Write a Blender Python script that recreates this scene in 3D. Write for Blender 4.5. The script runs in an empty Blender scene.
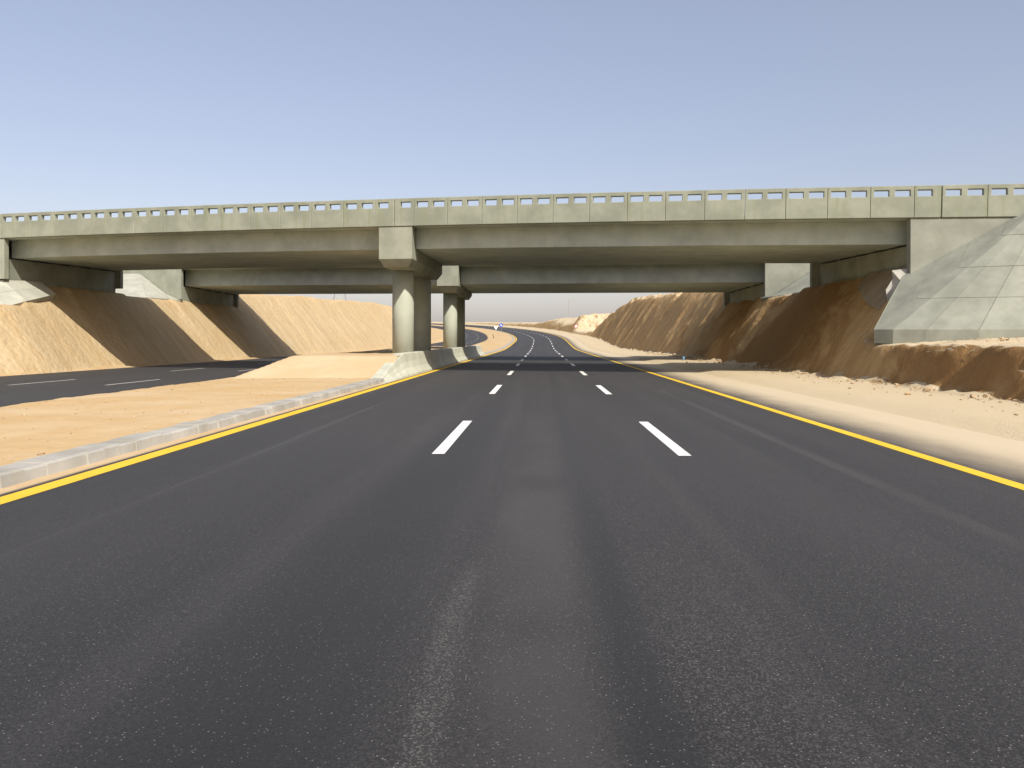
import bpy, bmesh, math, random
import numpy as np
from mathutils import Vector, Matrix, Euler
random.seed(7)
C = bpy.context.scene.collection

# ------------------------------------------------------------------ helpers
def tag(o, label=None, cat=None, group=None, kind=None):
    if label: o['label'] = label
    if cat: o['category'] = cat
    if group: o['group'] = group
    if kind: o['kind'] = kind
    return o

def link(name, me, mats=(), parent=None):
    o = bpy.data.objects.new(name, me); C.objects.link(o)
    for m in (mats if isinstance(mats, (list, tuple)) else [mats]):
        me.materials.append(m)
    if parent: o.parent = parent
    return o

def obj(name, bm, mat, parent=None, smooth=False):
    me = bpy.data.meshes.new(name)
    bmesh.ops.recalc_face_normals(bm, faces=bm.faces)
    if smooth:
        for f in bm.faces: f.smooth = True
    bm.to_mesh(me); bm.free()
    return link(name, me, mat, parent)

def empty(name, loc=(0, 0, 0), rz=0):
    o = bpy.data.objects.new(name, None); C.objects.link(o)
    o.location = loc; o.rotation_euler = (0, 0, rz); o.empty_display_size = .3
    return o

def ident(x, y, z): return (x, y, z)

def box(bm, x0, x1, y0, y1, z0, z1, f=ident, bevel=0.0, nx=1):
    """box in a mapped space (f turns x, t, z into a world point)"""
    rows = []
    for i in range(nx+1):
        x = x0+(x1-x0)*i/nx
        rows.append([bm.verts.new(f(x, y, z)) for y, z in ((y0, z0), (y1, z0), (y1, z1), (y0, z1))])
    fs = []
    for a, b in zip(rows, rows[1:]):
        for k in range(4):
            fs.append(bm.faces.new((a[k], a[(k+1) % 4], b[(k+1) % 4], b[k])))
    fs.append(bm.faces.new(rows[0][::-1])); fs.append(bm.faces.new(rows[-1]))
    if bevel:
        es = {e for q in fs for e in q.edges if len(e.link_faces) == 2 and e.calc_face_angle(0) > .5}
        bmesh.ops.bevel(bm, geom=list(es), offset=bevel, segments=2, affect='EDGES', profile=.6)
    return fs

def rings(bm, rs, cap=True):
    vs = [[bm.verts.new(p) for p in r] for r in rs]
    n = len(vs[0])
    for a, b in zip(vs, vs[1:]):
        for k in range(n):
            bm.faces.new((a[k], a[(k+1) % n], b[(k+1) % n], b[k]))
    if cap:
        bm.faces.new(vs[0][::-1]); bm.faces.new(vs[-1])
    return vs

def tube(bm, p0, p1, r0, r1=None, n=8):
    r1 = r0 if r1 is None else r1
    p0, p1 = Vector(p0), Vector(p1)
    d = (p1-p0).normalized()
    a = d.orthogonal().normalized(); b = d.cross(a)
    rings(bm, [[p+(a*math.cos(2*math.pi*k/n)+b*math.sin(2*math.pi*k/n))*r for k in range(n)] for p, r in ((p0, r0), (p1, r1))])

# vectorised value noise ------------------------------------------------------
def _h(ix, iy, seed):
    n = (ix.astype(np.int64)*374761393 + iy.astype(np.int64)*668265263 + seed*1442695041) & 0x7fffffff
    n = ((n ^ (n >> 13))*1274126177) & 0x7fffffff
    n = n ^ (n >> 16)
    return (n & 0xffff)/65535.0*2-1

def vn(x, y, seed=0):
    x = np.asarray(x, float); y = np.asarray(y, float)
    x, y = np.broadcast_arrays(x, y)
    ix, iy = np.floor(x), np.floor(y)
    fx, fy = x-ix, y-iy
    fx = fx*fx*fx*(fx*(fx*6-15)+10); fy = fy*fy*fy*(fy*(fy*6-15)+10)
    ix = ix.astype(np.int64); iy = iy.astype(np.int64)
    a = _h(ix, iy, seed); b = _h(ix+1, iy, seed); c = _h(ix, iy+1, seed); d = _h(ix+1, iy+1, seed)
    return (a*(1-fx)+b*fx)*(1-fy)+(c*(1-fx)+d*fx)*fy

def fbm(x, y, seed=0, octs=4, gain=.5):
    s = 0; a = 1; t = 0
    for o in range(octs):
        s = s+a*vn(np.asarray(x)*2**o, np.asarray(y)*2**o, seed+o*17); t += a; a *= gain
    return s/t

def sstep(a, b, x):
    t = np.clip((np.asarray(x, float)-a)/(b-a), 0, 1)
    return t*t*(3-2*t)

# ------------------------------------------------------------------ materials
class NT:
    def __init__(s, name):
        s.m = bpy.data.materials.new(name); s.m.use_nodes = True
        s.t = s.m.node_tree; s.b = s.t.nodes['Principled BSDF']
    def n(s, typ, **kw):
        nd = s.t.nodes.new(typ)
        ins = kw.pop('ins', {})
        for k, v in kw.items(): setattr(nd, k, v)
        for k, v in ins.items(): s.put(nd.inputs[k], v)
        return nd
    def put(s, sock, v):
        if isinstance(v, bpy.types.NodeSocket): s.t.links.new(v, sock)
        else: sock.default_value = v
    def math(s, op, a, b=0.0, c=0.0, clamp=False):
        nd = s.n('ShaderNodeMath', operation=op, use_clamp=clamp)
        for i, v in enumerate((a, b, c)): s.put(nd.inputs[i], v)
        return nd.outputs[0]
    def mix(s, fac, a, b, mode='MIX'):
        nd = s.n('ShaderNodeMix', data_type='RGBA', blend_type=mode)
        s.put(nd.inputs[0], fac)
        for i, v in ((6, a), (7, b)):
            if isinstance(v, (tuple, list)): v = tuple(v)+((1,) if len(v) == 3 else ())
            s.put(nd.inputs[i], v)
        return nd.outputs[2]
    def ramp(s, v, a, b, lo=0.0, hi=1.0):
        nd = s.n('ShaderNodeMapRange', interpolation_type='SMOOTHSTEP')
        for i, q in enumerate((v, a, b, lo, hi)): s.put(nd.inputs[i], q)
        return nd.outputs[0]
    def noise(s, vec, scale, detail=4, rough=.55, dist=0.0):
        nd = s.n('ShaderNodeTexNoise')
        s.put(nd.inputs['Vector'], vec); nd.inputs['Scale'].default_value = scale
        nd.inputs['Detail'].default_value = detail; nd.inputs['Roughness'].default_value = rough
        nd.inputs['Distortion'].default_value = dist
        return nd.outputs[0]
    def pos(s): return s.n('ShaderNodeNewGeometry').outputs['Position']
    def scale(s, vec, sc):
        nd = s.n('ShaderNodeMapping'); s.put(nd.inputs['Vector'], vec); nd.inputs['Scale'].default_value = sc
        return nd.outputs[0]
    def bump(s, h, strength=.4, dist=.02):
        nd = s.n('ShaderNodeBump'); nd.inputs['Strength'].default_value = strength
        nd.inputs['Distance'].default_value = dist; s.put(nd.inputs['Height'], h)
        s.put(s.b.inputs['Normal'], nd.outputs[0])
    def done(s, col, rough=.9, spec=.2):
        if isinstance(col, (tuple, list)): col = tuple(col)+(1,)
        s.put(s.b.inputs['Base Color'], col); s.put(s.b.inputs['Roughness'], rough)
        s.b.inputs['Specular IOR Level'].default_value = spec
        return s.m

SAND = (.49, .345, .175); SAND_PALE = (.53, .405, .24); SAND_ORANGE = (.475, .305, .14)

def sand_colour(k, p):
    a = k.noise(p, .35, 5); b = k.noise(p, 2.6, 5, .65); c = k.noise(p, 22, 3, .7)
    col = k.mix(k.ramp(a, .35, .7), SAND, SAND_PALE)
    col = k.mix(k.math('MULTIPLY', k.ramp(b, .48, .75), .6), col, SAND_ORANGE)
    col = k.mix(k.math('MULTIPLY', k.ramp(c, .60, .78), .35), col, (.27, .185, .10))
    return col, b, c

def mat_sand(name, pale=0.0):
    k = NT(name); p = k.pos()
    col, b, c = sand_colour(k, p)
    if pale: col = k.mix(pale, col, (.60, .50, .38))
    k.bump(k.math('ADD', k.math('MULTIPLY', b, .6), k.math('MULTIPLY', c, .25)), .55, .06)
    return k.done(col, .95, .1)

def mat_slope(name, soil, soil2, brown=None, pale=0.0, streak=1.0):
    """sand on the level, cut soil with washed streaks on the steep faces"""
    k = NT(name); p = k.pos()
    col, b, c = sand_colour(k, p)
    nz = k.n('ShaderNodeSeparateXYZ', ins={0: k.n('ShaderNodeNewGeometry').outputs['True Normal']}).outputs[2]
    st = k.noise(k.scale(p, (.5, 1.3, .28)), 1.0, 6, .6, .6)     # runs down the face
    st2 = k.noise(k.scale(p, (.9, 2.2, .8)), 1.0, 6, .68, .9)
    crumb = k.n('ShaderNodeTexVoronoi', ins={'Vector': p, 'Scale': 3.4}).outputs['Distance']
    lay = k.noise(k.scale(p, (.15, .15, 2.2)), 1.0, 5, .6)       # bedding
    s = k.mix(k.ramp(st, .38, .66), soil, soil2)
    s = k.mix(k.math('MULTIPLY', k.ramp(lay, .5, .7), .35*streak), s, SAND_ORANGE)
    s = k.mix(k.math('MULTIPLY', k.ramp(st2, .56, .72), .5*streak), s, tuple(x*.62 for x in soil))
    s = k.mix(k.math('MULTIPLY', k.ramp(c, .60, .8), .4), s, tuple(x*.6 for x in soil))
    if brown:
        # brown soil patches, also on near bank; more around bridges paints in deck shade
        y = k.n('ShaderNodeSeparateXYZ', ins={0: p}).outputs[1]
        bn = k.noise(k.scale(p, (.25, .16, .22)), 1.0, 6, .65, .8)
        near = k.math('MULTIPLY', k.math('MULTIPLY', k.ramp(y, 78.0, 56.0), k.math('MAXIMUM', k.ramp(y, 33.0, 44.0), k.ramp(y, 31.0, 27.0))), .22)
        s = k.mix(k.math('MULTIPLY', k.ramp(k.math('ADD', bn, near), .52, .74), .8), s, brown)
    if pale: col = k.mix(pale, col, (.545, .462, .312))
    steep = k.ramp(k.math('ADD', nz, k.math('MULTIPLY', k.math('SUBTRACT', b, .5), .35)), .72, .9, 1.0, 0.0)
    col = k.mix(steep, col, s)
    rough = k.math('MULTIPLY', k.math('ADD', k.math('ADD', k.math('MULTIPLY', b, .6), k.math('MULTIPLY', st2, .6)), k.math('MULTIPLY', crumb, .4)), steep)
    k.bump(k.math('ADD', k.math('ADD', k.math('MULTIPLY', b, .25), k.math('MULTIPLY', c, .3)), rough), .75, .12)
    return k.done(col, .96, .08)

def mat_concrete(name, base, var=.16, streak=.25, stain=(.42, .44, .33), rough=.85):
    k = NT(name); p = k.pos()
    a = k.noise(p, .9, 5, .6); f = k.noise(p, 30, 3, .6)
    st = k.noise(k.scale(p, (3.2, 3.2, .28)), 1.0, 4, .6)
    col = k.mix(k.ramp(a, .3, .72), tuple(x*(1-var) for x in base), tuple(min(1, x*(1+var)) for x in base))
    col = k.mix(k.math('MULTIPLY', k.ramp(st, .5, .78), streak), col, tuple(b*s*1.9 for b, s in zip(base, stain)))
    col = k.mix(k.math('MULTIPLY', k.ramp(f, .58, .8), .22), col, tuple(x*.7 for x in base))
    k.bump(k.math('ADD', f, k.math('MULTIPLY', a, .6)), .12, .02)
    return k.done(col, rough, .25)

def mat_asphalt(name, dust_r=None, dust_l=None, near=True):
    """u, s in metres on the UV map; dust and worn streaks lie along the lane"""
    k = NT(name)
    uv = k.n('ShaderNodeUVMap', uv_map='road').outputs[0]
    sx = k.n('ShaderNodeSeparateXYZ', ins={0: uv}); u, s = sx.outputs[0], sx.outputs[1]
    big = k.noise(k.scale(uv, (.55, .05, 1)), 1.0, 4, .6)
    lane = k.noise(k.scale(uv, (1.1, .022, 1)), 1.0, 5, .6)
    patch = k.noise(uv, .45, 5, .6)
    grit = k.noise(uv, 95, 2, .7)
    vor = k.n('ShaderNodeTexVoronoi', feature='F1', ins={'Vector': uv, 'Scale': 105.0})
    chip = vor.outputs['Color']
    chipv = k.n('ShaderNodeSeparateColor', ins={0: chip}).outputs[0]
    col = k.mix(k.ramp(big, .32, .68), (.0068, .0066, .0066), (.0180, .0174, .0168))
    col = k.mix(k.math('MULTIPLY', k.ramp(lane, .5, .68), .75), col, (.036, .0345, .0325))
    col = k.mix(k.math('MULTIPLY', k.ramp(patch, .5, .75), .45), col, (.016, .016, .0175))
    col = k.mix(k.math('MULTIPLY', k.ramp(grit, .45, .75), .5), col, (.035, .034, .0325))
    col = k.mix(k.math('MULTIPLY', k.ramp(grit, .5, .25), .6), col, (.007, .007, .0075))
    spark = k.ramp(chipv, .965, .985)
    near_c = k.ramp(vor.outputs['Distance'], .55, .30)
    g2 = k.noise(k.scale(uv, (1, .7, 1)), 46, 3, .75)
    col = k.mix(k.math('MULTIPLY', k.ramp(g2, .50, .72), .55), col, (.052, .050, .0475))
    col = k.mix(k.math('MULTIPLY', k.ramp(g2, .50, .30), .65), col, (.004, .004, .005))
    tone = k.n('ShaderNodeSeparateColor', ins={0: chip}).outputs[1]
    col = k.mix(k.math('MULTIPLY', k.ramp(tone, .45, 1.0), .55), col, (.052, .050, .048))
    col = k.mix(k.math('MULTIPLY', k.ramp(tone, .5, .0), .55), col, (.006, .006, .007))
    col = k.mix(k.math('MULTIPLY', k.math('MULTIPLY', spark, near_c), .55), col, (.27, .25, .225))
    if near:
        def band(c, w, amt, colr, seed, fine=3.0):
            n = k.noise(k.scale(uv, (fine, .10, 1)), 1.0+seed*.013, 4, .6)
            d = k.math('ABSOLUTE', k.math('SUBTRACT', k.math('ADD', u, k.math('MULTIPLY', k.math('SUBTRACT', n, .5), .12)), c))
            m = k.math('MULTIPLY', k.ramp(d, w, w*.25), amt)
            return m, colr
        for c, w, amt, colr, sd in ((-1.2, .6, .5, (.011, .011, .0135), 2), (.48, .22, .45, (.012, .012, .0135), 6),
                                    (-4.28, .035, .55, (.075, .072, .066), 3), (4.0, .16, .40, (.06, .058, .053), 4),
                                    (-.05, .50, .75, (.043, .042, .039), 5), (-3.9, .8, .25, (.031, .0305, .0295), 7),
                                    (2.9, .5, .25, (.031, .0305, .0295), 9)):
            m, cc = band(c, w, amt, colr, sd)
            br = k.ramp(k.noise(k.scale(uv, (.3, .16, 1)), 1.0+sd*.07, 3), .32, .6)
            fade = k.ramp(s, 24.0, 9.0) if sd == 5 else 1.0
            col = k.mix(k.math('MULTIPLY', k.math('MULTIPLY', m, br), fade), col, cc)
        lf = k.ramp(k.math('ADD', u, k.math('MULTIPLY', k.math('SUBTRACT', patch, .5), 2.0)), -.6, -1.6)
        lf = k.math('MULTIPLY', lf, k.ramp(s, 17.0, 8.0))
        col = k.mix(k.math('MULTIPLY', lf, .75), col, (.58, .58, .63), 'MULTIPLY')
        # coarse aggregate worn open in one wheel path, ending a few metres ahead
        wob = k.math('MULTIPLY', k.math('SUBTRACT', k.noise(k.scale(uv, (2, .5, 1)), 1.0, 4), .5), .22)
        d = k.math('ABSOLUTE', k.math('ADD', k.math('ADD', u, .52), wob))
        open_ = k.math('MULTIPLY', k.ramp(d, .13, .02), k.ramp(s, 6.6, 5.6))
        d2 = k.math('ABSOLUTE', k.math('ADD', k.math('ADD', u, -1.0), k.math('MULTIPLY', wob, 2.5)))
        open2 = k.math('MULTIPLY', k.math('MULTIPLY', k.ramp(d2, .55, .1), k.ramp(s, 7.5, 5.0)), .4)
        cov = k.math('MAXIMUM', open_, open2)
        col = k.mix(k.math('MULTIPLY', cov, .4), col, (.032, .031, .029))
        col = k.mix(k.math('MULTIPLY', k.math('MULTIPLY', cov, k.ramp(tone, .66, .92)), .75), col, (.105, .099, .09))
        dk = k.math('MULTIPLY', k.ramp(k.math('ABSOLUTE', k.math('ADD', u, k.math('ADD', wob, 1.35))), .75, .35), k.ramp(s, 26.0, 9.0))
        col = k.mix(k.math('MULTIPLY', dk, .55), col, (.0078, .0077, .0086))
        dk = k.math('MULTIPLY', k.ramp(k.math('ABSOLUTE', k.math('ADD', u, k.math('ADD', wob, -.50))), .20, .06), k.ramp(s, 12.0, 6.0))
        col = k.mix(k.math('MULTIPLY', dk, .5), col, (.0085, .0085, .010))
        col = k.mix(k.math('MULTIPLY', k.math('MULTIPLY', spark, near_c), .4), col, (.25, .235, .21))
    p = k.pos()
    scol, b, c = sand_colour(k, p)
    dn = k.noise(k.scale(uv, (1.2, .35, 1)), 1.0, 6, .7)
    dn2 = k.noise(uv, 40, 2, .7)
    wob = k.math('ADD', k.math('MULTIPLY', k.math('SUBTRACT', dn, .5), 1.0), k.math('MULTIPLY', k.math('SUBTRACT', dn2, .5), .5))
    mask = None
    if dust_r:
        scol = k.mix(k.math('MULTIPLY', k.ramp(u, 0.0, 1.0), .8), scol, (.545, .462, .312))
        mask = k.ramp(k.math('ADD', u, wob), dust_r[0], dust_r[1])
    if dust_l:
        m2 = k.ramp(k.math('ADD', u, k.math('MULTIPLY', wob, .07)), dust_l[0], dust_l[1])
        mask = m2 if mask is None else k.math('MAXIMUM', mask, m2)
    if mask is not None:
        col = k.mix(mask, col, scol)
    k.bump(k.math('ADD', k.math('MULTIPLY', grit, .7), k.math('MULTIPLY', chipv, .5)), .35, .006)
    k.b.inputs['Sheen Weight'].default_value = .05; k.b.inputs['Sheen Roughness'].default_value = .5
    return k.done(col, k.math('ADD', .62, k.math('MULTIPLY', grit, .25)), .3)

def mat_paint(name, colour, wear=.5, under=(.05, .05, .05)):
    k = NT(name); p = k.pos()
    n = k.noise(p, 60, 3, .7); a = k.noise(p, 1.3, 4, .6)
    col = k.mix(k.ramp(a, .3, .7), tuple(x*.88 for x in colour), colour)
    col = k.mix(k.math('MULTIPLY', k.ramp(k.math('ADD', n, k.math('MULTIPLY', a, .3)), .75, .92), wear), col, under)
    k.bump(n, .2, .004)
    return k.done(col, .7, .25)

def mat_plain(name, col, rough=.5, metal=0.0):
    k = NT(name); p = k.pos()
    n = k.noise(p, 9, 3)
    c = k.mix(k.ramp(n, .3, .7), tuple(x*.85 for x in col), col)
    k.b.inputs['Metallic'].default_value = metal
    return k.done(c, rough, .4)

M = {}
M['sand'] = mat_sand('sand')
M['gravel_sand'] = mat_sand('gravelly_sand', .22)
M['soil_left'] = mat_slope('pale_cut_soil', (.49, .385, .23), (.44, .325, .175), streak=.6)
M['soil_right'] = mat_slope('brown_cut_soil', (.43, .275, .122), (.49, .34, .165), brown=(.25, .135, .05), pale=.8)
M['concrete'] = mat_concrete('olive_concrete', (.255, .268, .21))
M['girder'] = mat_concrete('girder_concrete', (.39, .435, .38), .14, .5, (.48, .46, .38))
M['panel'] = mat_concrete('parapet_concrete', (.232, .247, .194), .15, .65)
M['column'] = mat_concrete('column_concrete', (.34, .36, .29), .08, .15)
M['paving'] = mat_concrete('slope_paving_concrete', (.24, .25, .205), .16, .4, (.5, .5, .45))
M['paving_light'] = mat_concrete('pale_slope_paving', (.37, .375, .315), .12, .3, (.5, .5, .45))
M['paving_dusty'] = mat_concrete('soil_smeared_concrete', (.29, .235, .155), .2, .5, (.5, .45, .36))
M['joint'] = mat_concrete('joint_mortar', (.19, .185, .15), .1, .1)
M['barrier'] = mat_concrete('barrier_concrete', (.46, .47, .38), .12, .2)
M['joint_dark'] = mat_concrete('dirty_joint', (.11, .10, .085), .2, .1)
M['kerb'] = mat_concrete('kerb_concrete', (.36, .35, .31), .2, .4, (.5, .46, .36))
M['road'] = mat_asphalt('asphalt', (5.35, 7.35), (-5.93, -6.05))
M['road_left'] = mat_asphalt('asphalt_far_carriageway', None, (-24.7, -25.6), near=False)
M['white'] = mat_paint('white_road_paint', (.80, .79, .75), .6)
M['white_dusty'] = mat_paint('dusty_white_road_paint', (.46, .43, .38), .8)
M['yellow'] = mat_paint('yellow_road_paint', (.78, .50, .035), .45)
M['rock'] = mat_slope('stone', (.36, .26, .16), (.44, .34, .23))
M['steel'] = mat_plain('galvanised_steel', (.42, .43, .44), .45, .6)
M['pylon'] = mat_plain('weathered_steel', (.34, .34, .35), .6, .3)
M['blue'] = mat_plain('blue_sign_face', (.03, .10, .50), .4)
M['sign_white'] = mat_plain('white_sign_face', (.78, .78, .76), .4)
M['sign_red'] = mat_plain('red_sign_face', (.55, .04, .035), .4)
M['dark'] = mat_plain('dark_rubber', (.03, .028, .026), .7)
M['jug'] = mat_plain('pale_blue_plastic', (.13, .24, .36), .35)
M['bearing'] = mat_plain('bearing_rubber', (.02, .02, .02), .8)

# ------------------------------------------------------------------ road alignment
_ds = .5
_s = np.arange(0, 900, _ds)
_k = np.where(_s < 166.6, 0, np.interp(_s, [166.6, 201.5, 261.5], [0, 1/782.8, 1/1500.0]))
_th = np.cumsum(_k)*_ds
_cx = np.cumsum(-np.sin(_th))*_ds
_cy = np.cumsum(np.cos(_th))*_ds
_cy -= _cy[0]; _cx -= _cx[0]
def road_z(s):
    s = np.asarray(s, float)
    return np.where(s < 115, 0, np.where(s < 155, .026*(s-115)**2/80, .026*(s-135)))
def sup(s): return .046*np.clip((np.asarray(s, float)-137)/80, 0, 1)
def pt(s, u):
    s = np.asarray(s, float); u = np.asarray(u, float)
    s, u = np.broadcast_arrays(s, u)
    th = np.interp(s, _s, _th)
    x = np.where(s < 0, 0, np.interp(s, _s, _cx))+u*np.cos(th)
    y = np.where(s < 0, s, np.interp(s, _s, _cy))+u*np.sin(th)
    return x, y
def surf_z(s, u):
    return road_z(s)+sup(s)*np.clip(u, -26, 12)
def inv(x, y):
    """nearest station and offset, for the coarse far sheet"""
    P = np.stack([_cx, _cy], -1)[::8]; T = _th[::8]; Sx = _s[::8]
    q = np.stack([x.ravel(), y.ravel()], -1)
    d = ((q[:, None, :]-P[None])**2).sum(-1)
    i = d.argmin(1)
    dx = q-P[i]
    u = dx[:, 0]*np.cos(T[i])+dx[:, 1]*np.sin(T[i])
    sg = Sx[i]+(-dx[:, 0]*np.sin(T[i])+dx[:, 1]*np.cos(T[i]))
    return sg.reshape(x.shape), u.reshape(x.shape)

def grid_mesh(name, X, Y, Z, mat, uv=None, smooth=True, flip=False):
    n, m = X.shape
    co = np.stack([X, Y, Z], -1).reshape(-1, 3)
    i = np.arange(n*m).reshape(n, m)
    q = np.stack([i[:-1, :-1], i[:-1, 1:], i[1:, 1:], i[1:, :-1]], -1).reshape(-1, 4)
    if flip: q = q[:, ::-1]
    me = bpy.data.meshes.new(name)
    me.from_pydata(co.tolist(), [], q.tolist())
    if smooth: me.polygons.foreach_set('use_smooth', [True]*len(me.polygons))
    if uv is not None:
        l = me.uv_layers.new(name='road')
        w = np.stack(uv, -1).reshape(-1, 2)[q.reshape(-1)]
        l.data.foreach_set('uv', w.astype(np.float32).reshape(-1))
    me.update()
    return link(name, me, mat)

def strip(name, us, ss, mat, dz=0.0, zf=None, label=None, **kw):
    S, U = np.meshgrid(ss, us, indexing='ij')
    X, Y = pt(S, U)
    Z = surf_z(S, U)+dz
    if zf is not None: Z = Z+zf(S, U)
    o = grid_mesh(name, X, Y, Z, mat, (U, S), **kw)
    tag(o, label, kind='structure')
    return o

SS = np.concatenate([np.arange(-60, 110, 5.0), np.arange(110, 230, 2.5), np.arange(230, 761, 5.0)])
strip('road', np.array([-6.25, -3, 0, 3, 6, 8.4]), SS, M['road'], label='dark asphalt carriageway with white lane dashes running under the bridges')
strip('road', np.array([-25.5, -21, -17, -13.0]), SS, M['road_left'], label='opposite asphalt carriageway beyond the sandy median')

# painted lines
def line(name, u, w, ss, mat, label):
    o = strip(name, np.array([u-w/2, u+w/2]), ss, mat, .004, label=label)
    return o
line('edge_line', -5.74, .27, SS, M['yellow'], 'yellow edge line beside the median kerb')
line('edge_line', 5.59, .22, SS, M['yellow'], 'yellow edge line beside the right sandy shoulder')
def dashes(u, start, length, period, n, mat, w, lab):
    for i in range(n):
        a = start+i*period
        o = strip('lane_dash', np.array([u-w/2, u+w/2]), np.linspace(a, a+length, 4), mat, .004)
        o['group'] = lab
k0 = 12.38
dashes(-1.54, k0, 5.0, 13.55, 33, M['white'], .19, 'dashes of the left lane line')
dashes(2.12, k0-.2, 5.0, 13.55, 33, M['white'], .19, 'dashes of the right lane line')
dashes(-19.8, 17.3, 4.4, 13.5, 28, M['white_dusty'], .17, 'dashes of the outer lane line on the opposite carriageway')
dashes(-16.2, 17.3, 4.4, 13.5, 28, M['white_dusty'], .17, 'dashes of the inner lane line on the opposite carriageway')

# ------------------------------------------------------------------ terrain
def usp(*seg):
    out = []
    for a, b, n in seg: out.append(np.linspace(a, b, n, endpoint=False))
    out.append(np.array([seg[-1][1]])); return np.concatenate(out)
ST = np.concatenate([np.arange(-60, 8, 1.2), np.arange(8, 110, .30), np.arange(110, 262, .55), np.arange(262, 420, 1.4), np.arange(420, 761, 6.0)])
SK = .2442
def desert(x, y):
    d = np.hypot(x, y)
    g = 1.6+.0185*np.minimum(d, 760)+.0006*np.maximum(0, d-760)
    return g+1.5*fbm(x/160, y/160, 91, 3)+.4*fbm(x/40, y/40, 92, 3)

def right_terrain():
    us = usp((7.6, 11.2, 9), (11.2, 15.5, 46), (15.5, 22, 36), (22, 40, 22), (40, 110, 18), (110, 400, 12))
    S, U = np.meshgrid(ST, us, indexing='ij')
    X, Y = pt(S, U)
    zr = surf_z(S, U)
    sk = S+SK*(U-15.8)
    bench = 1.55+.05*np.clip(U-13, 0, 10)+.16*fbm(S/2.2, U/2.2, 5, 4)
    under = np.interp(sk, [-100, 33.0, 34.6, 47, 49, 56, 70, 73, 84, 100, 128, 158, 178, 190, 202, 232, 240, 253, 300, 335, 362, 400, 500, 760],
                      [0, 0, 6.6, 6.9, 6.2, 6.3, 6.6, 6.5, 6.7, 7.4, 8.1, 9.1, 9.2, 7.4, 3.4, 4.0, 4.8, 9.3, 9.6, 9.8, 8.6, 9.3, 11.4, 17])
    crag = fbm(S/7, U/7, 11, 5)
    berm = ((sk > 32.9) & (sk < 70.5))
    under = np.where(berm, np.minimum(under, np.interp(U, [16.6, 18.2, 23], [4.72, 5.6, 7])), under)
    under = np.where((sk > 48.2) & (sk < 56.6) & (U < 26), np.minimum(under, 4.5), under)
    under = np.where((sk > 32.9) & (sk < 35.2) & (U < 17), np.minimum(under, 4.25), under)
    under = np.where((S > 33.8) & (S < 39.8) & (U < 15.62), np.minimum(under, np.maximum(2.0, 2.80+1.30*(U-14.12))), under)
    sk2 = sk+np.where(S > 205, 9*fbm(S/14, U/7, 13, 4), 0)
    under = np.where(S > 215, np.interp(sk2, [190, 202, 232, 238, 256, 300, 335, 362, 400, 500, 760], [7.4, 3.4, 3.9, 4.6, 9.4, 9.6, 9.8, 8.6, 9.3, 11.4, 17]), under)
    N = np.where(sk < 33.0, bench, np.maximum(bench, under)+(sk > 71)*(.55*crag+.35*fbm(S/1.8, U/1.8, 12, 4)))
    N = np.where(S > 256, np.minimum(N, zr+2.7+.9*fbm(S/16, U/9, 14, 3)+.26*np.clip(U-14, 0, 99)), N)
    far = desert(X, Y)
    # embankment behind the abutment keeps its level, the rest fades to the open desert
    keep = sstep(26, 90, U)
    N = N*(1-keep)+np.maximum(far, N*.6)*keep
    uf = 12.35+.30*fbm(S/9, 0*S, 21, 3)+.18*fbm(S/1.3, 0*S, 22, 3)
    uf = uf+np.interp(S, [0, 28, 40, 100, 180, 236, 300, 500], [0, 0, 0, .4, .5, -1.5, -.5, 1.2])
    h = np.clip(U-uf, 0, None)
    rill = fbm(S/1.3+.30*U, U/9, 23, 4)
    rill2 = fbm(S/3.0, U/14, 24, 3)
    tanr = np.interp(S, [0, 27, 33, 60, 95, 200, 240, 500], [2.0, 2.0, 1.50, 1.48, 1.55, 1.6, 1.3, 1.0])
    damp = 1-.85*np.exp(-((sk-36.5)/4.0)**2)
    face = zr+.12+tanr*h*(1+.05*rill2)+damp*np.clip(h, 0, 1)*(.08*rill+.42*fbm(S/3.4+.25*U, U/2.6, 26, 5)+.16*fbm(S/1.0+.3*U, U/1.3, 27, 4)+.07*fbm(S/.35, U/.6, 25, 3))
    low = zr-.02+.14*sstep(7.8, 9.0, U)+.022*fbm(S/2.5, U/2.5, 31, 4)*sstep(7.8, 9.5, U)+.025*sstep(11.2, 12.2, U)*fbm(S/.8, U/.8, 32, 4)
    # spoil at the foot of the near bank
    low = low+np.exp(-((U-uf+.0)/.40)**2)*np.clip(.06+.36*fbm(S/1.1, U/.9, 33, 5), 0, 1)
    cut = np.where(h > 0, np.maximum(face, low), low)
    a = .28+1.0*sstep(66, 78, S)
    near_bank = sstep(34, 29, S)*sstep(.2, .8, h)
    lump = 1-np.abs(fbm(S/1.0, U/.8, 71, 5))*2.2
    cut = cut+near_bank*.42*(lump-.5)
    crest = sstep(68, 76, S)*sstep(202, 190, S)
    N = N+crest*.55*(1-np.abs(fbm(S/3.2, U/2.4, 72, 5))*2.5)*sstep(30, 20, U)
    Z = np.minimum(cut, N)
    d = np.clip(a-np.abs(cut-N), 0, None)
    Z = Z-d*d/(4*a)                                # rounded shoulder
    Z = Z+np.where(Z-zr > .5, .06*fbm(S/.45, U/.45, 35, 3), 0)
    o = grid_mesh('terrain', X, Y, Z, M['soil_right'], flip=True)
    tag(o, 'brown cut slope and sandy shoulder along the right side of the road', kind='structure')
right_terrain()

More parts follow.
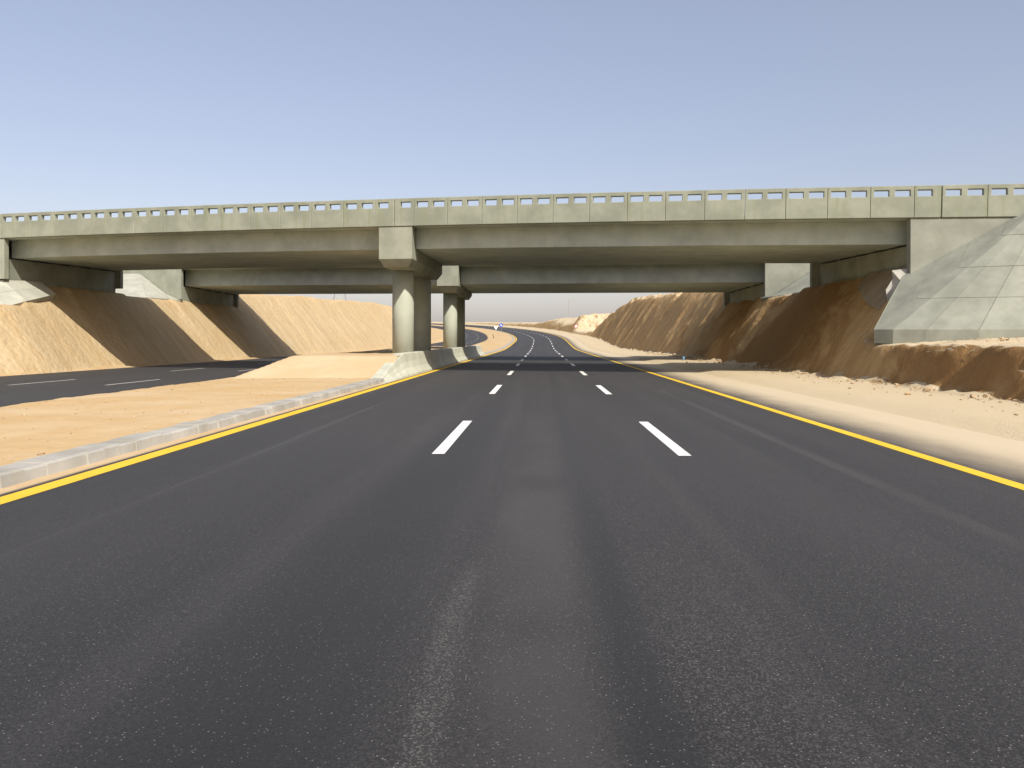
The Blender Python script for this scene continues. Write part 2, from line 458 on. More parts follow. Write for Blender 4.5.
def left_terrain():
    us = -usp((24.6, 25.4, 6), (25.4, 33, 60), (33, 44, 26), (44, 110, 22), (110, 400, 12))
    S, U = np.meshgrid(ST, us, indexing='ij')
    X, Y = pt(S, U)
    zr = surf_z(S, U)
    sk = S+SK*(U+29.6)
    N = np.interp(sk, [-100, 40, 45.0, 46.3, 58, 60, 64, 67, 79, 83, 100, 128, 158, 178, 188, 201, 260, 400, 760],
                  [3.7, 3.5, 3.5, 6.6, 6.8, 5.8, 5.8, 6.5, 6.4, 6.1, 7.0, 7.7, 8.7, 8.6, 7.0, 2.2, 3.6, 6.6, 15])
    berm = ((sk > 45.0) & (sk < 80))
    N = np.where(berm, np.minimum(N, np.interp(-U, [30.4, 32, 36], [4.92, 5.6, 7])), N)
    N = np.where((sk > 44.4) & (sk < 50.8) & (U < -28.15) & (U > -30.6), np.minimum(N, 3.76+.9*(-U-28.3)), N)
    N = np.where((sk > 58.2) & (sk < 65.9) & (U > -46), np.minimum(N, 4.78), N)
    N = N+(sk > 82)*(.35*fbm(S/9, U/9, 41, 4)+.12*fbm(S/1.8, U/1.8, 42, 3))
    keep = sstep(36, 120, -U)*sstep(-60, 250, -(S-330))
    N = N*(1-keep)+desert(X, Y)*keep
    N = np.where(S > 205, np.minimum(N, zr+.4+.012*np.clip(-U-25, 0, 400)), N)
    uf = 25.7-.75*np.exp(-((sk-43.2)/3.6)**2)+.25*fbm(S/11, 0*S, 51, 3)+.07*fbm(S/1.4, 0*S, 52, 3)
    h = np.clip(-U-uf, 0, None)
    rill = fbm(S/1.1-.3*U, U/10, 53, 4)
    face = zr+.12+np.interp(S, [40, 48, 80, 95], [1.34, 1.30, 1.30, 1.3])*h+np.clip(h, 0, 1)*(.05*rill+.24*fbm(S/6, U/8, 54, 3)+.09*fbm(S/1.2, U/1.6, 57, 4)+.05*fbm(S/.4, U/.5, 55, 3))
    low = zr-.02+.10*sstep(24.7, 25.4, -U)+.04*fbm(S/2, U/2, 56, 3)*sstep(24.8, 25.5, -U)
    cut = np.where(h > 0, np.maximum(face, low), low)
    a = .3
    Z = np.minimum(cut, N); d = np.clip(a-np.abs(cut-N), 0, None); Z = Z-d*d/(4*a)
    o = grid_mesh('terrain', X, Y, Z, M['soil_left'])
    tag(o, 'pale sand cut slope along the far side of the opposite carriageway', kind='structure')
left_terrain()

# sandy median, with the gravelly bed round the bridge piers
def bed(S, U):
    """height of the raised pier bed above the road"""
    y0 = 33.2+.35*(-U-6.5)*.2
    front = np.clip((S-y0)/3.9, 0, 1); back = np.clip((91.5-S)/4.0, 0, 1)
    left = np.clip((U+13.0)/1.7, 0, 1)
    return .98*np.minimum(np.minimum(front, back), left)
def median():
    us = -usp((6.62, 7.2, 5), (7.2, 12.6, 30), (12.6, 13.7, 8))
    ss = np.concatenate([np.arange(-60, 0, 2.0), np.arange(0, 34, .2), np.arange(34, 100, .5), np.arange(100, 240, 1.5), np.arange(240, 761, 5)])
    S, U = np.meshgrid(ss, us, indexing='ij')
    X, Y = pt(S, U)
    e = sstep(13.6, 13.0, -U)
    Z = surf_z(S, U)-.03+e*(.13+.035*fbm(S/2, U/2, 61, 4)+.02*fbm(S/.5, U/.5, 62, 3))+.02*sstep(12.8, 12, -U)
    b = bed(S, U)
    Z = np.where(b > .15, np.minimum(Z, surf_z(S, U)+b-.06), Z)
    o = grid_mesh('median', X, Y, Z, M['sand'])
    tag(o, 'sandy median between the two carriageways', kind='structure')
    us = -usp((6.42, 13.2, 48)); ss = np.concatenate([np.arange(32.6, 40, .15), np.arange(40, 86, .8), np.arange(86, 92.6, .3)])
    S, U = np.meshgrid(ss, us, indexing='ij')
    b = bed(S, U)
    b = b-.18*np.exp(-((b-.98)/.12)**2)*0
    X, Y = pt(S, U)
    Z = surf_z(S, U)+b+.03*fbm(S/.8, U/.8, 64, 4)*(b > .05)+.045*fbm(S/3, U/1.5, 65, 3)-.02
    Z = np.where(b < .02, surf_z(S, U)-.02, Z)
    o = grid_mesh('ground', X, Y, Z, M['gravel_sand'])
    tag(o, 'raised bed of pale gravelly sand around the bridge piers', kind='structure')
median()

# kerb of separate stones along the median
def kerb():
    bm = bmesh.new()
    s = -20.0; i = 0
    rng = random.Random(5)
    while s < 420:
        L = (.46 if 3 < s < 72 else 1.0) if s < 130 else 4.0
        if not (32.6 < s < 89.5):
            a = s+.007; b = s+L-.007
            dx = rng.uniform(-.016, .016); dz = rng.uniform(-.014, .014)
            prof = [(-6.20, -.1), (-6.235, .13), (-6.27, .155), (-6.64, .16), (-6.68, .13), (-6.70, -.1)]
            rs = []
            for t in (a, b):
                r = []
                for u, z in prof:
                    x, y = pt(t, u+dx)
                    r.append((float(x), float(y), float(surf_z(t, u))+z+(dz if z > 0 else 0)))
                rs.append(r)
            rings(bm, rs)
        s += L
    prof = [(-6.222, -.1), (-6.250, .118), (-6.285, .140), (-6.63, .145), (-6.665, .12), (-6.685, -.1)]
    bm.faces.ensure_lookup_table(); n0 = len(bm.faces)
    for a, b in ((-20, 32.6), (89.5, 420)):
        rs = []
        for t in np.linspace(a, b, max(2, int((b-a)/4))):
            rs.append([(float(pt(t, u)[0]), float(pt(t, u)[1]), float(surf_z(t, u))+z) for u, z in prof])
        rings(bm, rs)
    bm.faces.ensure_lookup_table()
    for f in bm.faces[n0:]: f.material_index = 1
    o = obj('kerb', bm, [M['kerb'], M['joint_dark']])
    tag(o, 'grey concrete kerb of short stones edging the sandy median', 'kerb')
kerb()

# concrete barrier wall along the pier bed
def barrier():
    bm = bmesh.new()
    prof = [(-6.04, -.05), (-6.05, .09), (-6.24, .36), (-6.34, .66), (-6.40, 1.02), (-6.46, 1.06), (-6.78, 1.06), (-6.80, -.05)]
    sts = [(32.3, .04), (33.2, .17), (35.0, .46), (36.8, .76), (38.4, 1.0)]+[(s, 1.0) for s in np.arange(40, 87, 3.0)]+[(87.5, 1.0), (88.6, .8), (90.2, .45), (91.4, .1)]
    rs = []
    for s, k in sts:
        rs.append([(u, s, z*k if z > 0 else z) for u, z in prof])
    rings(bm, rs)
    o = obj('barrier', bm, M['barrier'])
    tag(o, 'pale concrete barrier wall with sloping toe below the bridge piers', 'barrier')
barrier()

# far ground sheet to the horizon
def ground():
    r = np.concatenate([np.array([0.0, 40, 90]), np.linspace(140, 1200, 60), np.geomspace(1300, 9000, 16)])
    th = np.linspace(0, 2*math.pi, 145)
    Rr, T = np.meshgrid(r, th, indexing='ij')
    X = Rr*np.cos(T); Y = Rr*np.sin(T)
    S, U = inv(X, Y)
    Z = desert(X, Y)
    inside = (np.abs(U) < 396) & (S > -58) & (S < 755) & ((Y > -58))
    k = sstep(330, 398, np.abs(U)); k = np.maximum(k, sstep(735, 765, S)); k = np.maximum(k, sstep(-40, -62, Y))
    low = road_z(np.clip(S, -60, 800))-4.0
    Z = np.where(Rr > 9e9, Z, low*(1-k)+(Z-.25)*k)
    o = grid_mesh('ground', X, Y, Z, M['sand'])
    tag(o, 'open sandy desert reaching the horizon', kind='structure')
ground()

# ------------------------------------------------------------------ bridges
B0X, B0Y = -7.03, 39.6
ANG = -math.atan(SK)
XL, XR = -29.6, 15.65           # abutment faces
class Deck:
    def __init__(s, dy, dz, cross, camber=0.0): s.dy, s.dz, s.cross, s.camber = dy, dz, cross, camber
    def arch(s, x): return s.camber*max(-.6, 1-((x+9)/23.5)**2)
    def edge(s, x): return B0Y+s.dy-SK*(x-B0X)
    def __call__(s, x, t, z): return (x, s.edge(x)+t, z+s.dz-.0098*(x-B0X)+s.cross*t+s.arch(x))
W = 13.0                         # deck width along the road

def panel_mesh():
    L, H, T = 1.691, 1.33, .24
    xs = [0, .135, .715, .955, 1.54, L]; zs = [0, .885, 1.145, H]
    bm = bmesh.new()
    v = {}
    for j, y in enumerate((0, T)):
        for a, x in enumerate(xs):
            for b, z in enumerate(zs):
                v[j, a, b] = bm.verts.new((x, y, z))
    hole = {(1, 1), (3, 1)}
    for a in range(5):
        for b in range(3):
            if (a, b) in hole:
                c = [(a, b), (a+1, b), (a+1, b+1), (a, b+1)]
                for k in range(4):
                    p, q = c[k], c[(k+1) % 4]
                    bm.faces.new((v[0, p[0], p[1]], v[0, q[0], q[1]], v[1, q[0], q[1]], v[1, p[0], p[1]]))
                continue
            for j in (0, 1):
                bm.faces.new((v[j, a, b], v[j, a+1, b], v[j, a+1, b+1], v[j, a, b+1]))
    for a in range(5):
        for b in (0, 3): bm.faces.new((v[0, a, b], v[0, a+1, b], v[1, a+1, b], v[1, a, b]))
    for b in range(3):
        for a in (0, 5): bm.faces.new((v[0, a, b], v[0, a, b+1], v[1, a, b+1], v[1, a, b]))
    bmesh.ops.recalc_face_normals(bm, faces=bm.faces)
    es = [e for e in bm.edges if len(e.link_faces) == 2 and e.calc_face_angle(0) > .7]
    bmesh.ops.bevel(bm, geom=es, offset=.022, segments=1, affect='EDGES')
    me = bpy.data.meshes.new('parapet_panel'); bm.to_mesh(me); bm.free(); me.materials.append(M['panel'])
    return me
def half_mesh(L, hole):
    H, T = 1.33, .24
    xs = [0, hole[0], hole[1], L]; zs = [0, .885, 1.145, H]
    bm = bmesh.new(); v = {}
    for j, y in enumerate((0, T)):
        for a, x in enumerate(xs):
            for b, z in enumerate(zs): v[j, a, b] = bm.verts.new((x, y, z))
    for a in range(3):
        for b in range(3):
            if (a, b) == (1, 1):
                c = [(1, 1), (2, 1), (2, 2), (1, 2)]
                for k in range(4):
                    p, q = c[k], c[(k+1) % 4]
                    bm.faces.new((v[0, p[0], p[1]], v[0, q[0], q[1]], v[1, q[0], q[1]], v[1, p[0], p[1]]))
                continue
            for j in (0, 1): bm.faces.new((v[j, a, b], v[j, a+1, b], v[j, a+1, b+1], v[j, a, b+1]))
    for a in range(3):
        for b in (0, 3): bm.faces.new((v[0, a, b], v[0, a+1, b], v[1, a+1, b], v[1, a, b]))
    for b in range(3):
        for a in (0, 3): bm.faces.new((v[0, a, b], v[0, a, b+1], v[1, a, b+1], v[1, a, b]))
    bmesh.ops.recalc_face_normals(bm, faces=bm.faces)
    es = [e for e in bm.edges if len(e.link_faces) == 2 and e.calc_face_angle(0) > .7]
    bmesh.ops.bevel(bm, geom=es, offset=.022, segments=1, affect='EDGES')
    me = bpy.data.meshes.new('parapet_panel'); bm.to_mesh(me); bm.free(); me.materials.append(M['panel'])
    return me

ZP = 6.95                        # underside of the parapet at the pier
def bridge(name, label, D, near):
    root = empty(name, (B0X, D.edge(B0X)+W/2, 0))
    tag(root, label, 'bridge')
    inv_loc = Vector(root.location)
    def put(nm, bm, mat, smooth=False, parent=None):
        o = obj(nm, bm, mat, None, smooth)
        o.parent = parent or root
        o.matrix_parent_inverse = Matrix.Translation(-inv_loc)
        return o
    # girders: two spans
    zg = 5.97 if near else 5.64
    cx0, cx1 = -7.80, -6.14
    for x0, x1 in ((XL-.02, cx0-.02), (cx1+.02, XR+.02)):
        bm = bmesh.new()
        box(bm, x0, x1, 1.22 if near else 1.6, W-.75, zg, ZP-.006, D, .03, 12)
        put('girder', bm, M['girder'])
    bm = bmesh.new(); box(bm, XL-4.6, XR+4.3, .245, W-.245, ZP-.002, ZP+.22, D, .0, 24)
    put('deck_slab', bm, M['girder'])
    # pier: hammerhead cap on three round columns
    bm = bmesh.new()
    def rect(x0, x1, t0, t1, z): return [D(x0, t0, z), D(x1, t0, z), D(x1, t1, z), D(x0, t1, z)]
    rings(bm, [rect(cx0+.20, cx1-.24, .42, 11.7, 5.02), rect(cx0, cx1, .06, 12.1, 5.40), rect(cx0, cx1, .06, 12.1, ZP-.008)])
    es = [e for e in bm.edges if e.calc_face_angle(0) > .3]
    bmesh.ops.bevel(bm, geom=es, offset=.02, segments=1, affect='EDGES')
    pier = put('pier_cap', bm, M['concrete'])
    r = .55
    for t in (3.2, 9.9):
        bm = bmesh.new()
        cx = -7.13; cy = D.edge(cx)+t
        zt = 5.05+D.dz+D.cross*t+D.arch(cx)
        rings(bm, [[(cx+r*math.cos(2*math.pi*k/48), cy+r*math.sin(2*math.pi*k/48), z) for k in range(48)] for z in (.6, zt)])
        put('pier_column', bm, M['column'], smooth=False)
        me = C.objects[-1].data if False else None
    # abutments
    for sgn, xf in ((1, XR), (-1, XL)):
        bm = bmesh.new()
        zb = zg
        box(bm, *sorted((xf, xf+sgn*1.8)), .42, W-.5, 3.4, zb-.07, D, .02)
        a = put('abutment', bm, M['concrete'])
        bm = bmesh.new()
        box(bm, *sorted((xf+sgn*.9, xf+sgn*1.8)), .52, W-.52, zb-.06, ZP-.010, D)
        put('backwall', bm, M['girder'])
        for i in range(5):
            bm = bmesh.new()
            t = 1.7+i*2.3
            box(bm, *sorted((xf+sgn*.1-sgn*.14, xf+sgn*.6)), t, t+.6, zb-.068, zb-.003, D)
            put('bearing', bm, M['bearing'])
        # wing walls flush with the deck edges
        for t0, t1, front in ((.10, .45, True), (W-.45, W-.10, False)):
            bm = bmesh.new()
            box(bm, *sorted((xf-sgn*.37, xf+sgn*5.0)), t0-.02, t1, 4.62-D.dz if sgn > 0 else 4.75-D.dz, ZP-.012, D, .02)
            put('wing_wall', bm, M['paving'] if sgn > 0 else M['concrete'])
    # parapet
    u = Vector((1, -SK, -.0098)).normalized()
    q = Vector((SK, 1, 0)).normalized()
    rot = Matrix((u, q, u.cross(q).normalized())).transposed().to_4x4()
    step = 1.649
    if near:
        me = panel_mesh(); hl = half_mesh(.98, (.14, .68)); hr = half_mesh(.98, (.30, .84)); he = half_mesh(1.02, (.12, .68)); hs = half_mesh(1.02, (.32, .90))
        first = {}
        def add(m, x):
            o = bpy.data.objects.new('parapet_panel', m) if m.name not in first else first[m.name].copy()
            first.setdefault(m.name, o)
            C.objects.link(o); o.parent = root
            g = (D(x+.8, 0, 0)[2]-D(x-.1, 0, 0)[2])/.9
            ux = Vector((1, -SK, g)).normalized()
            rt = Matrix((ux, q, ux.cross(q).normalized())).transposed().to_4x4()
            o.matrix_world = Matrix.Translation(Vector(D(x, 0, ZP))) @ rt
            o.matrix_parent_inverse = Matrix.Translation(-inv_loc)
            return o
        c = 1.0/math.hypot(1, SK)
        add(hr, B0X+.008); add(hl, B0X-.98*c-.008)
        for i in range(13):
            add(me, B0X+.96+.006+i*step)
            add(me, B0X-.96-.006-(i+1)*step+.02)
        xe = B0X+.96+13*step+.006
        add(he, xe+.0)
        for i in range(2): add(me, xe+1.02*c+.03+i*step)
        xw = B0X-.96-13*step-.004
        add(hs, xw-1.02*c)
        for i in range(2): add(me, xw-1.02*c-.03-(i+1)*step+.02)
        bm = bmesh.new(); x1 = xe+1.02*c+.04+2*step
        box(bm, x1+.01, x1+2.6, -.01, .3, ZP-.3, ZP+1.30, D, .02); put('parapet_end_block', bm, M['paving'])
        bm = bmesh.new(); x1 = xw-1.02*c-.03-2*step
        box(bm, x1-2.6, x1-.01, -.01, .3, ZP-.3, ZP+1.30, D, .02); put('parapet_end_block', bm, M['paving'])
        edges = ((W-.24, W),)
    else:
        edges = ((0, .24), (W-.24, W))
    for t0, t1 in edges:
        bm = bmesh.new()
        box(bm, XL-4.5, XR+4.2, t0, t1, ZP, ZP+.885, D, 0, 24)
        box(bm, XL-4.5, XR+4.2, t0, t1, ZP+1.145, ZP+1.33, D, 0, 24)
        n = 60
        for i in range(n):
            x = XL-4.5+(XR-XL+8.7)*i/n
            box(bm, x, x+.22, t0+.003, t1-.003, ZP+.885, ZP+1.145, D)
        put('parapet', bm, M['panel'])
    return root
D1 = Deck(0, 0, .018, .16)
D2 = Deck(22.2, .30, -.012)
bridge('overpass_bridge', 'near concrete overpass with slotted parapet spanning both carriageways', D1, True)
bridge('overpass_bridge', 'second concrete overpass seen behind and under the near one', D2, False)
# column shading: smooth sides
for o in list(C.objects):
    if o.name.startswith('pier_column'):
        for f in o.data.polygons: f.use_smooth = abs(f.normal.z) < .5

# overpass approach roads on the embankments (behind the abutments)
for D in (D1, D2):
    for x0, x1 in ((XR+4.33, 130), (-150, XL-4.63)):
        bm = bmesh.new(); box(bm, x0, x1, .6, W-.6, ZP-.3, ZP+.04, lambda x, t, z, D=D: (x, D.edge(x)+t, z+D.dz-.0098*(max(-45, min(30, x))-B0X)+D.cross*t))
        o = obj('road', bm, M['gravel_sand']); tag(o, 'approach road on the embankment leading onto the overpass', kind='structure')

# ------------------------------------------------------------------ concrete slope paving at the abutments
def paving(label, cols, rows, mat, lip=0.0, thick=.16, lips=None):
    """cols: (base point, top point); panels between neighbouring columns, thin joints"""
    bm = bmesh.new()
    P = [[Vector(b).lerp(Vector(t), r) for r in rows] for b, t in cols]
    n = len(P)
    ins = .006
    backs = []
    for i in range(n-1):
        for j in range(len(rows)-1):
            a, b, c, d = P[i][j], P[i+1][j], P[i+1][j+1], P[i][j+1]
            nrm = (b-a).cross(d-a).normalized()
            if nrm.z < 0: nrm = -nrm
            cen = (a+b+c+d)/4
            q = [p+(cen-p).normalized()*min(ins*2, (cen-p).length*.3) for p in (a, b, c, d)]
            top = [bm.verts.new(p) for p in q]; bot = [bm.verts.new(p-nrm*thick) for p in q]
            bm.faces.new(top)
            bm.faces.new(bot[::-1])
            for k in range(4): bm.faces.new((top[k], top[(k+1) % 4], bot[(k+1) % 4], bot[k]))
    if lips:
        # down-turned toe along the base
        for i in range(n-1):
            a, b = P[i][0], P[i+1][0]
            la, lb = lips[i], lips[i+1]
            out = Vector((-.015, -.03, 0))
            back = Vector((.25, .5, 0))
            top = [a+out, b+out, b+back, a+back]
            tv = [bm.verts.new(p+Vector((0, 0, .012))) for p in top]
            bv = [bm.verts.new(p-Vector((0, 0, (la, lb, lb, la)[k]))) for k, p in enumerate(top)]
            bm.faces.new(tv); bm.faces.new(bv[::-1])
            for k in range(4): bm.faces.new((tv[k], tv[(k+1) % 4], bv[(k+1) % 4], bv[k]))
    o = obj('slope_paving', bm, mat)
    tag(o, label, 'slope paving')
    return o

def e1(x, t=0): return D1.edge(x)+t
apex = (20.2, e1(20.2, -.02), 7.26)
fan = [(15.20, 34.55, 4.50), (14.00, 33.35, 3.20), (12.95, 32.20, 2.08), (13.40, 31.52, 2.07), (14.35, 30.85, 2.06), (15.90, 30.05, 2.05), (17.8, 29.55, 2.05), (20.6, 28.9, 2.06)]
cols = [(b, apex) for b in fan]+[((30.0, 26.6, 2.1), (30.0, e1(30.0), 7.26)), ((42.0, 23.6, 2.1), (42.0, e1(42.0), 7.26))]
paving('pale grey concrete cone of slope panels beside the right abutment of the near overpass', cols, [0, .235, .47, .72, .992], M['paving'],
       lips=[.1, .3, .52, .54, .56, .5, .45, .4, .4, .4])
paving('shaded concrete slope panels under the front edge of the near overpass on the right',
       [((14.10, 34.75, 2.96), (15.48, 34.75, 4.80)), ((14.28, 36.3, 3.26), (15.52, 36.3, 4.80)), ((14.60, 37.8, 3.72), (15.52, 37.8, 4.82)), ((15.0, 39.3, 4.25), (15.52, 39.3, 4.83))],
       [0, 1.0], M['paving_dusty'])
# chipped pale end of the paving under the deck edge
bm = bmesh.new()
pts = [(15.30, 34.55, 4.66), (14.72, 34.75, 4.60), (14.78, 34.72, 4.30), (14.45, 34.70, 3.78), (14.50, 34.6, 3.15), (14.62, 33.98, 3.48), (14.98, 34.15, 3.95)]
tv = [bm.verts.new(p) for p in pts]; bv = [bm.verts.new((p[0]+.1, p[1]+.25, p[2]-.12)) for p in pts]
bm.faces.new(tv); bm.faces.new(bv[::-1])
for k in range(len(pts)): bm.faces.new((tv[k], tv[(k+1) % len(pts)], bv[(k+1) % len(pts)], bv[k]))
tag(obj('concrete_slab', bm, M['sign_white'] if False else M['kerb']), 'broken pale concrete slab at the corner of the right abutment', 'slab')

def e2(x, t=0): return D2.edge(x)+t
paving('concrete slope panels beside the right abutment of the second overpass',
       [((15.0, e2(15.0, .3), 4.52), (15.35, e2(15.35, .3), 4.66)), ((15.5, e2(15.5, -2.0), 4.56), (16.2, e2(16.2, .05), 5.0)), ((17.2, e2(17.2, -4.3), 4.62), (18.3, e2(18.3), 6.4)),
        ((20.0, e2(20, -5.0), 4.62), (20.4, e2(20.4), 7.0)), ((25, e2(25, -5), 4.7), (24.0, e2(24), 7.2))],
       [0, .5, 1.0], M['paving'])
paving('pale concrete slope panels beside the left abutment of the near overpass',
       [((-28.35, e1(-28.35, 3.6), 4.35), (-29.35, e1(-29.35, 3.6), 5.08)), ((-28.2, e1(-28.2, 2.2), 4.10), (-29.4, e1(-29.4, 2.2), 5.05)), ((-27.95, e1(-27.95, .3), 3.78), (-29.5, e1(-29.5, .3), 4.95)),
        ((-27.95, e1(-27.95, -1.4), 3.42), (-30.2, e1(-30.2, .05), 4.96)), ((-29.0, e1(-29.0, -3.6), 3.38), (-31.6, e1(-31.6), 5.9)),
        ((-33.5, e1(-33.5, -5.2), 3.4), (-33.5, e1(-33.5), 6.9)), ((-42, e1(-42, -5.4), 3.45), (-42, e1(-42), 7.2))],
       [0, .5, 1.0], M['paving_light'], thick=.9)
paving('pale concrete slope panels beside the left abutment of the second overpass',
       [((-29.3, e2(-29.3, .2), 4.88), (-29.55, e2(-29.55, .05), 4.96)), ((-29.6, e2(-29.6, -1.5), 4.90), (-30.6, e2(-30.6), 5.4)), ((-30.2, e2(-30.2, -4.0), 4.92), (-33.0, e2(-33), 7.1)),
        ((-33, e2(-33, -6), 4.92), (-36, e2(-36), 7.15)), ((-42, e2(-42, -6.2), 4.95), (-42, e2(-42), 7.15))],
       [0, .5, 1.0], M['paving_light'], thick=.9)

# ------------------------------------------------------------------ small things
def P3(s, u, dz=0):
    x, y = pt(s, u); return Vector((float(x), float(y), float(surf_z(s, u))+dz))
def disc(bm, c, r, th, n=32, ax=Vector((0, -1, 0))):
    tube(bm, Vector(c), Vector(c)+ax*th, r, r, n)

# blue keep-right sign on the median
b = P3(300, -7.3, .05)
root = empty('road_sign', b); tag(root, 'round blue sign with a white arrow on the far median', 'road sign')
bm = bmesh.new(); tube(bm, (0, 0, 0), (0, 0, 3.1), .06, .06, 12); obj('post', bm, M['steel'], root)
bm = bmesh.new(); disc(bm, (0, -.07, 2.75), .72, .03); face = obj('sign_face', bm, M['blue'], root)
bm = bmesh.new()
for q in ([(-.10, .42), (-.42, .10), (.22, -.22), (.38, -.05)], [(.46, -.46), (-.10, -.46), (.46, .12)]):
    pass
d = Vector((.707, 0, -.707)); s = Vector((.707, 0, .707)); c0 = Vector((0, -.115, 2.75))
sh = [c0-d*.5+s*.09, c0-d*.5-s*.09, c0+d*.10-s*.09, c0+d*.10-s*.30, c0+d*.54, c0+d*.10+s*.30, c0+d*.10+s*.09]
f = [bm.verts.new(p) for p in sh]; g = [bm.verts.new(p+Vector((0, .012, 0))) for p in sh]
bm.faces.new(f); bm.faces.new(g[::-1])
for k in range(7): bm.faces.new((f[k], f[(k+1) % 7], g[(k+1) % 7], g[k]))
obj('arrow', bm, M['sign_white'], face)

b = P3(299, -9.2, .05)
root = empty('road_sign', b, .25); tag(root, 'small pale grey sign on a thin post left of the blue arrow sign', 'road sign')
bm = bmesh.new(); tube(bm, (0, 0, 0), (0, 0, 2.3), .05, .05, 12); obj('post', bm, M['steel'], root)
bm = bmesh.new()
tri = [(-.75, 0, 2.35), (.75, 0, 2.35), (0, 0, 1.05)]
f = [bm.verts.new((x, -.07, z)) for x, y, z in tri]; g = [bm.verts.new((x, -.04, z)) for x, y, z in tri]
bm.faces.new(f); bm.faces.new(g[::-1])
for k in range(3): bm.faces.new((f[k], f[(k+1) % 3], g[(k+1) % 3], g[k]))
obj('sign_face', bm, M['sign_white'], root)

b = P3(235, 11.7, -.3)
root = empty('road_sign', b, -.1); tag(root, 'white triangular sign with a red border by the bright sand bank on the right', 'road sign')
bm = bmesh.new(); tube(bm, (0, 0, 0), (0, 0, 2.7), .05, .05, 12); obj('post', bm, M['steel'], root)
def triangle(nm, r, y, mat, par):
    bm = bmesh.new()
    p = [(r*math.sin(a), y, 2.5+r*math.cos(a)) for a in (0, 2*math.pi/3, 4*math.pi/3)]
    f = [bm.verts.new(q) for q in p]; g = [bm.verts.new((q[0], y+.02, q[2])) for q in p]
    bm.faces.new(f); bm.faces.new(g[::-1])
    for k in range(3): bm.faces.new((f[k], f[(k+1) % 3], g[(k+1) % 3], g[k]))
    return obj(nm, bm, mat, par)
fc = triangle('sign_face', .78, -.09, M['sign_red'], root)
triangle('inner_panel', .56, -.104, M['sign_white'], fc)

# dark leaning marker post on the median tip
b = P3(226, -11.6, .05)
bm = bmesh.new(); tube(bm, (0, 0, -.1), (-.32, 0, .95), .10, .08, 10); tube(bm, (-.32, 0, .95), (-.36, 0, 1.06), .13, .10, 10)
o = obj('marker_post', bm, M['dark']); o.location = b; tag(o, 'short dark leaning marker post on the far tip of the median', 'post')

# blue plastic jug by the foot of the right slope
root = empty('plastic_jug', (10.6, 61.6, .13), .4); root.scale = (.75, .75, .75); tag(root, 'small pale blue plastic jug lying in shade at the foot of the right slope', 'jug')
bm = bmesh.new()
rings(bm, [[(r*math.cos(2*math.pi*k/16), r*math.sin(2*math.pi*k/16)*.8, z) for k in range(16)] for r, z in ((.10, 0), (.125, .03), (.125, .24), (.10, .31), (.04, .36), (.035, .40))])
body = obj('body', bm, M['jug'], root, True)
bm = bmesh.new(); tube(bm, (0, 0, .40), (0, 0, .43), .042, .042, 12); obj('cap', bm, M['blue'], root)
bm = bmesh.new(); tube(bm, (.11, 0, .24), (.17, 0, .29), .014); tube(bm, (.17, 0, .29), (.13, 0, .37), .014); tube(bm, (.13, 0, .37), (.04, 0, .36), .014); obj('handle', bm, M['jug'], root)

# power pylons far off
def lattice_pylon(loc, h, w, label, rz=0):
    root = empty('power_pylon', loc, rz); tag(root, label, 'pylon')
    bm = bmesh.new()
    n = 9
    lv = []
    for i in range(n+1):
        f = (i/n); z = h*f; k = w*((1-f)**1.15*.92+.08)
        lv.append([Vector((sx*k/2, sy*k/2, z)) for sx, sy in ((-1, -1), (1, -1), (1, 1), (-1, 1))])
    for a, b in zip(lv, lv[1:]):
        for k in range(4):
            tube(bm, a[k], b[k], .17, .17, 5)
            tube(bm, a[k], b[(k+1) % 4], .07, .07, 4); tube(bm, a[(k+1) % 4], b[k], .07, .07, 4)
            tube(bm, b[k], b[(k+1) % 4], .07, .07, 4)
    obj('tower', bm, M['pylon'], root)
    for z, L in ((h*.72, w*.9), (h*.84, w*.75), (h*.95, w*.55)):
        bm = bmesh.new()
        for sx in (-1, 1):
            tube(bm, (0, 0, z), (sx*L, 0, z+.3), .14, .08, 5); tube(bm, (0, 0, z+1.6), (sx*L, 0, z+.3), .10, .07, 5)
            tube(bm, (sx*L, 0, z+.3), (sx*L, 0, z-1.6), .09, .09, 6)
        obj('cross_arm', bm, M['pylon'], root)
dp = 520.0
lattice_pylon(((340-541)/828*dp, dp, 9.0), 42, 13.0, 'faint lattice pylon standing beyond the pale sand slope on the left', .3)
dp = 900.0
root = empty('power_pylon', ((569-541)/828*dp, dp, 13.0)); tag(root, 'faint T shaped power pole beyond the sand hill on the right', 'pylon')
bm = bmesh.new(); tube(bm, (0, 0, 0), (0, 0, 33), .42, .30, 10); obj('mast', bm, M['pylon'], root)
bm = bmesh.new(); box(bm, -7.0, 7.0, -.2, .2, 31.0, 31.5)
for x in (-6.6, -3.3, 3.3, 6.6): tube(bm, (x, 0, 31), (x, 0, 29.4), .12, .12, 6)
obj('cross_arm', bm, M['pylon'], root)

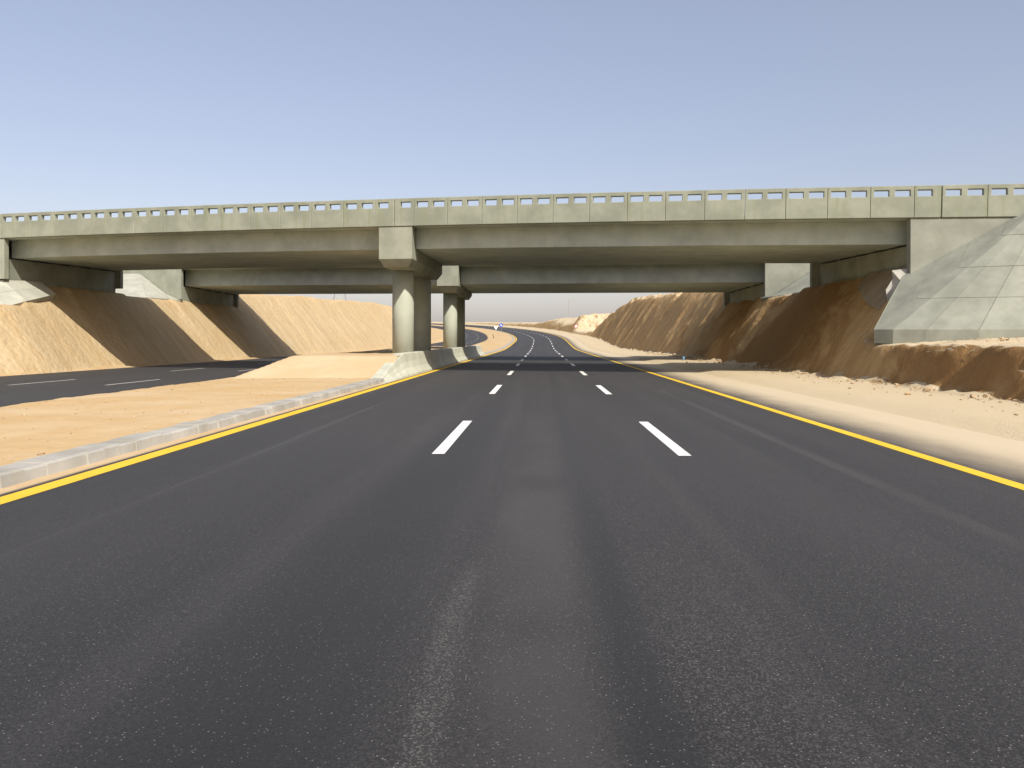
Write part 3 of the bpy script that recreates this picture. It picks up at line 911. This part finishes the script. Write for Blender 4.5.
# stones scattered on the sand: nobody could count them
def stones():
    rng = np.random.default_rng(3)
    bm = bmesh.new()
    def stone(x, y, z, r):
        st = len(bm.verts)
        ret = bmesh.ops.create_icosphere(bm, subdivisions=1, radius=r)
        q = rng.uniform(.6, 1.25, len(ret['verts']))
        sc = rng.uniform(.7, 1.3, 3); sc[2] *= .6
        for v, k in zip(ret['verts'], q):
            v.co = Vector((v.co.x*sc[0]*k+x, v.co.y*sc[1]*k+y, v.co.z*sc[2]*k+z))
    for i in range(420):
        u = rng.uniform(-12.8, -6.9); s = 8+26*rng.random()**1.3
        stone(u, s, .125+.0, rng.choice([.015, .02, .03, .045], p=[.45, .3, .18, .07]))
    for i in range(420):
        s = 9+60*rng.random()**1.4; u = 12.2-abs(rng.normal(0, 1.1))
        if u < 8.3: continue
        stone(u, s, .14, rng.choice([.02, .03, .05, .09], p=[.42, .33, .18, .07]))
    for i in range(900):
        s = 10+85*rng.random()**1.3; u = 12.15+rng.normal(0, .28)
        stone(u, s, .17, rng.choice([.03, .05, .09, .15], p=[.52, .34, .12, .02]))
    for i in range(260):
        s = rng.uniform(14, 29); u = rng.uniform(13.6, 19)
        stone(u, s, 1.62+.05*(u-13), rng.choice([.025, .04, .07], p=[.5, .35, .15]))
    o = obj('gravel', bm, M['rock']); tag(o, 'loose stones scattered over the sand', kind='stuff')
stones()

# ------------------------------------------------------------------ light, sky, camera
AZ = 30.0; EL = 38.0             # sun behind the camera, to the right
sv = Vector((math.sin(math.radians(AZ))*math.cos(math.radians(EL)), -math.cos(math.radians(AZ))*math.cos(math.radians(EL)), math.sin(math.radians(EL))))
sun = bpy.data.lights.new('sun', 'SUN'); sun.energy = 4.3; sun.angle = math.radians(.53); sun.color = (1, .945, .86)
so = bpy.data.objects.new('sun', sun); C.objects.link(so); so.location = (30, -40, 60)
so.rotation_euler = (-sv).to_track_quat('-Z', 'Y').to_euler()
w = bpy.data.worlds.new('World'); bpy.context.scene.world = w; w.use_nodes = True
nt = w.node_tree; bg = nt.nodes['Background']
sky = nt.nodes.new('ShaderNodeTexSky'); sky.sky_type = 'NISHITA'; sky.sun_disc = False
sky.sun_elevation = math.radians(EL)
sky.sun_rotation = math.atan2(sv.x, sv.y)
sky.altitude = 1500; sky.air_density = 1.2; sky.dust_density = 7.0; sky.ozone_density = .3
tint = nt.nodes.new('ShaderNodeMix'); tint.data_type = 'RGBA'; tint.blend_type = 'MULTIPLY'; tint.inputs[0].default_value = 1
tint.inputs[7].default_value = (1.15, .975, .98, 1)
dust = nt.nodes.new('ShaderNodeMix'); dust.data_type = 'RGBA'; dust.inputs[0].default_value = .33   # even dust haze over the clear-sky model
dust.inputs[7].default_value = (3.0, 3.35, 3.95, 1)
nt.links.new(sky.outputs[0], tint.inputs[6]); nt.links.new(tint.outputs[2], dust.inputs[6]); nt.links.new(dust.outputs[2], bg.inputs[0]); bg.inputs[1].default_value = .116

cam = bpy.data.cameras.new('camera'); co = bpy.data.objects.new('camera', cam); C.objects.link(co)
co.location = (0, 0, 1.72); co.rotation_euler = (math.radians(90), 0, 0)
cam.sensor_width = 36; cam.lens = 828/1024*36
cam.shift_x = -29/1024; cam.shift_y = -45/1024
cam.clip_start = .1; cam.clip_end = 20000
sc = bpy.context.scene
sc.camera = co
sc.view_settings.view_transform = 'Standard'; sc.view_settings.look = 'None'
sc.view_settings.exposure = .5; sc.view_settings.gamma = 1
sc.render.engine = 'CYCLES'
sc.cycles.use_denoising = True
sc.cycles.max_bounces = 6
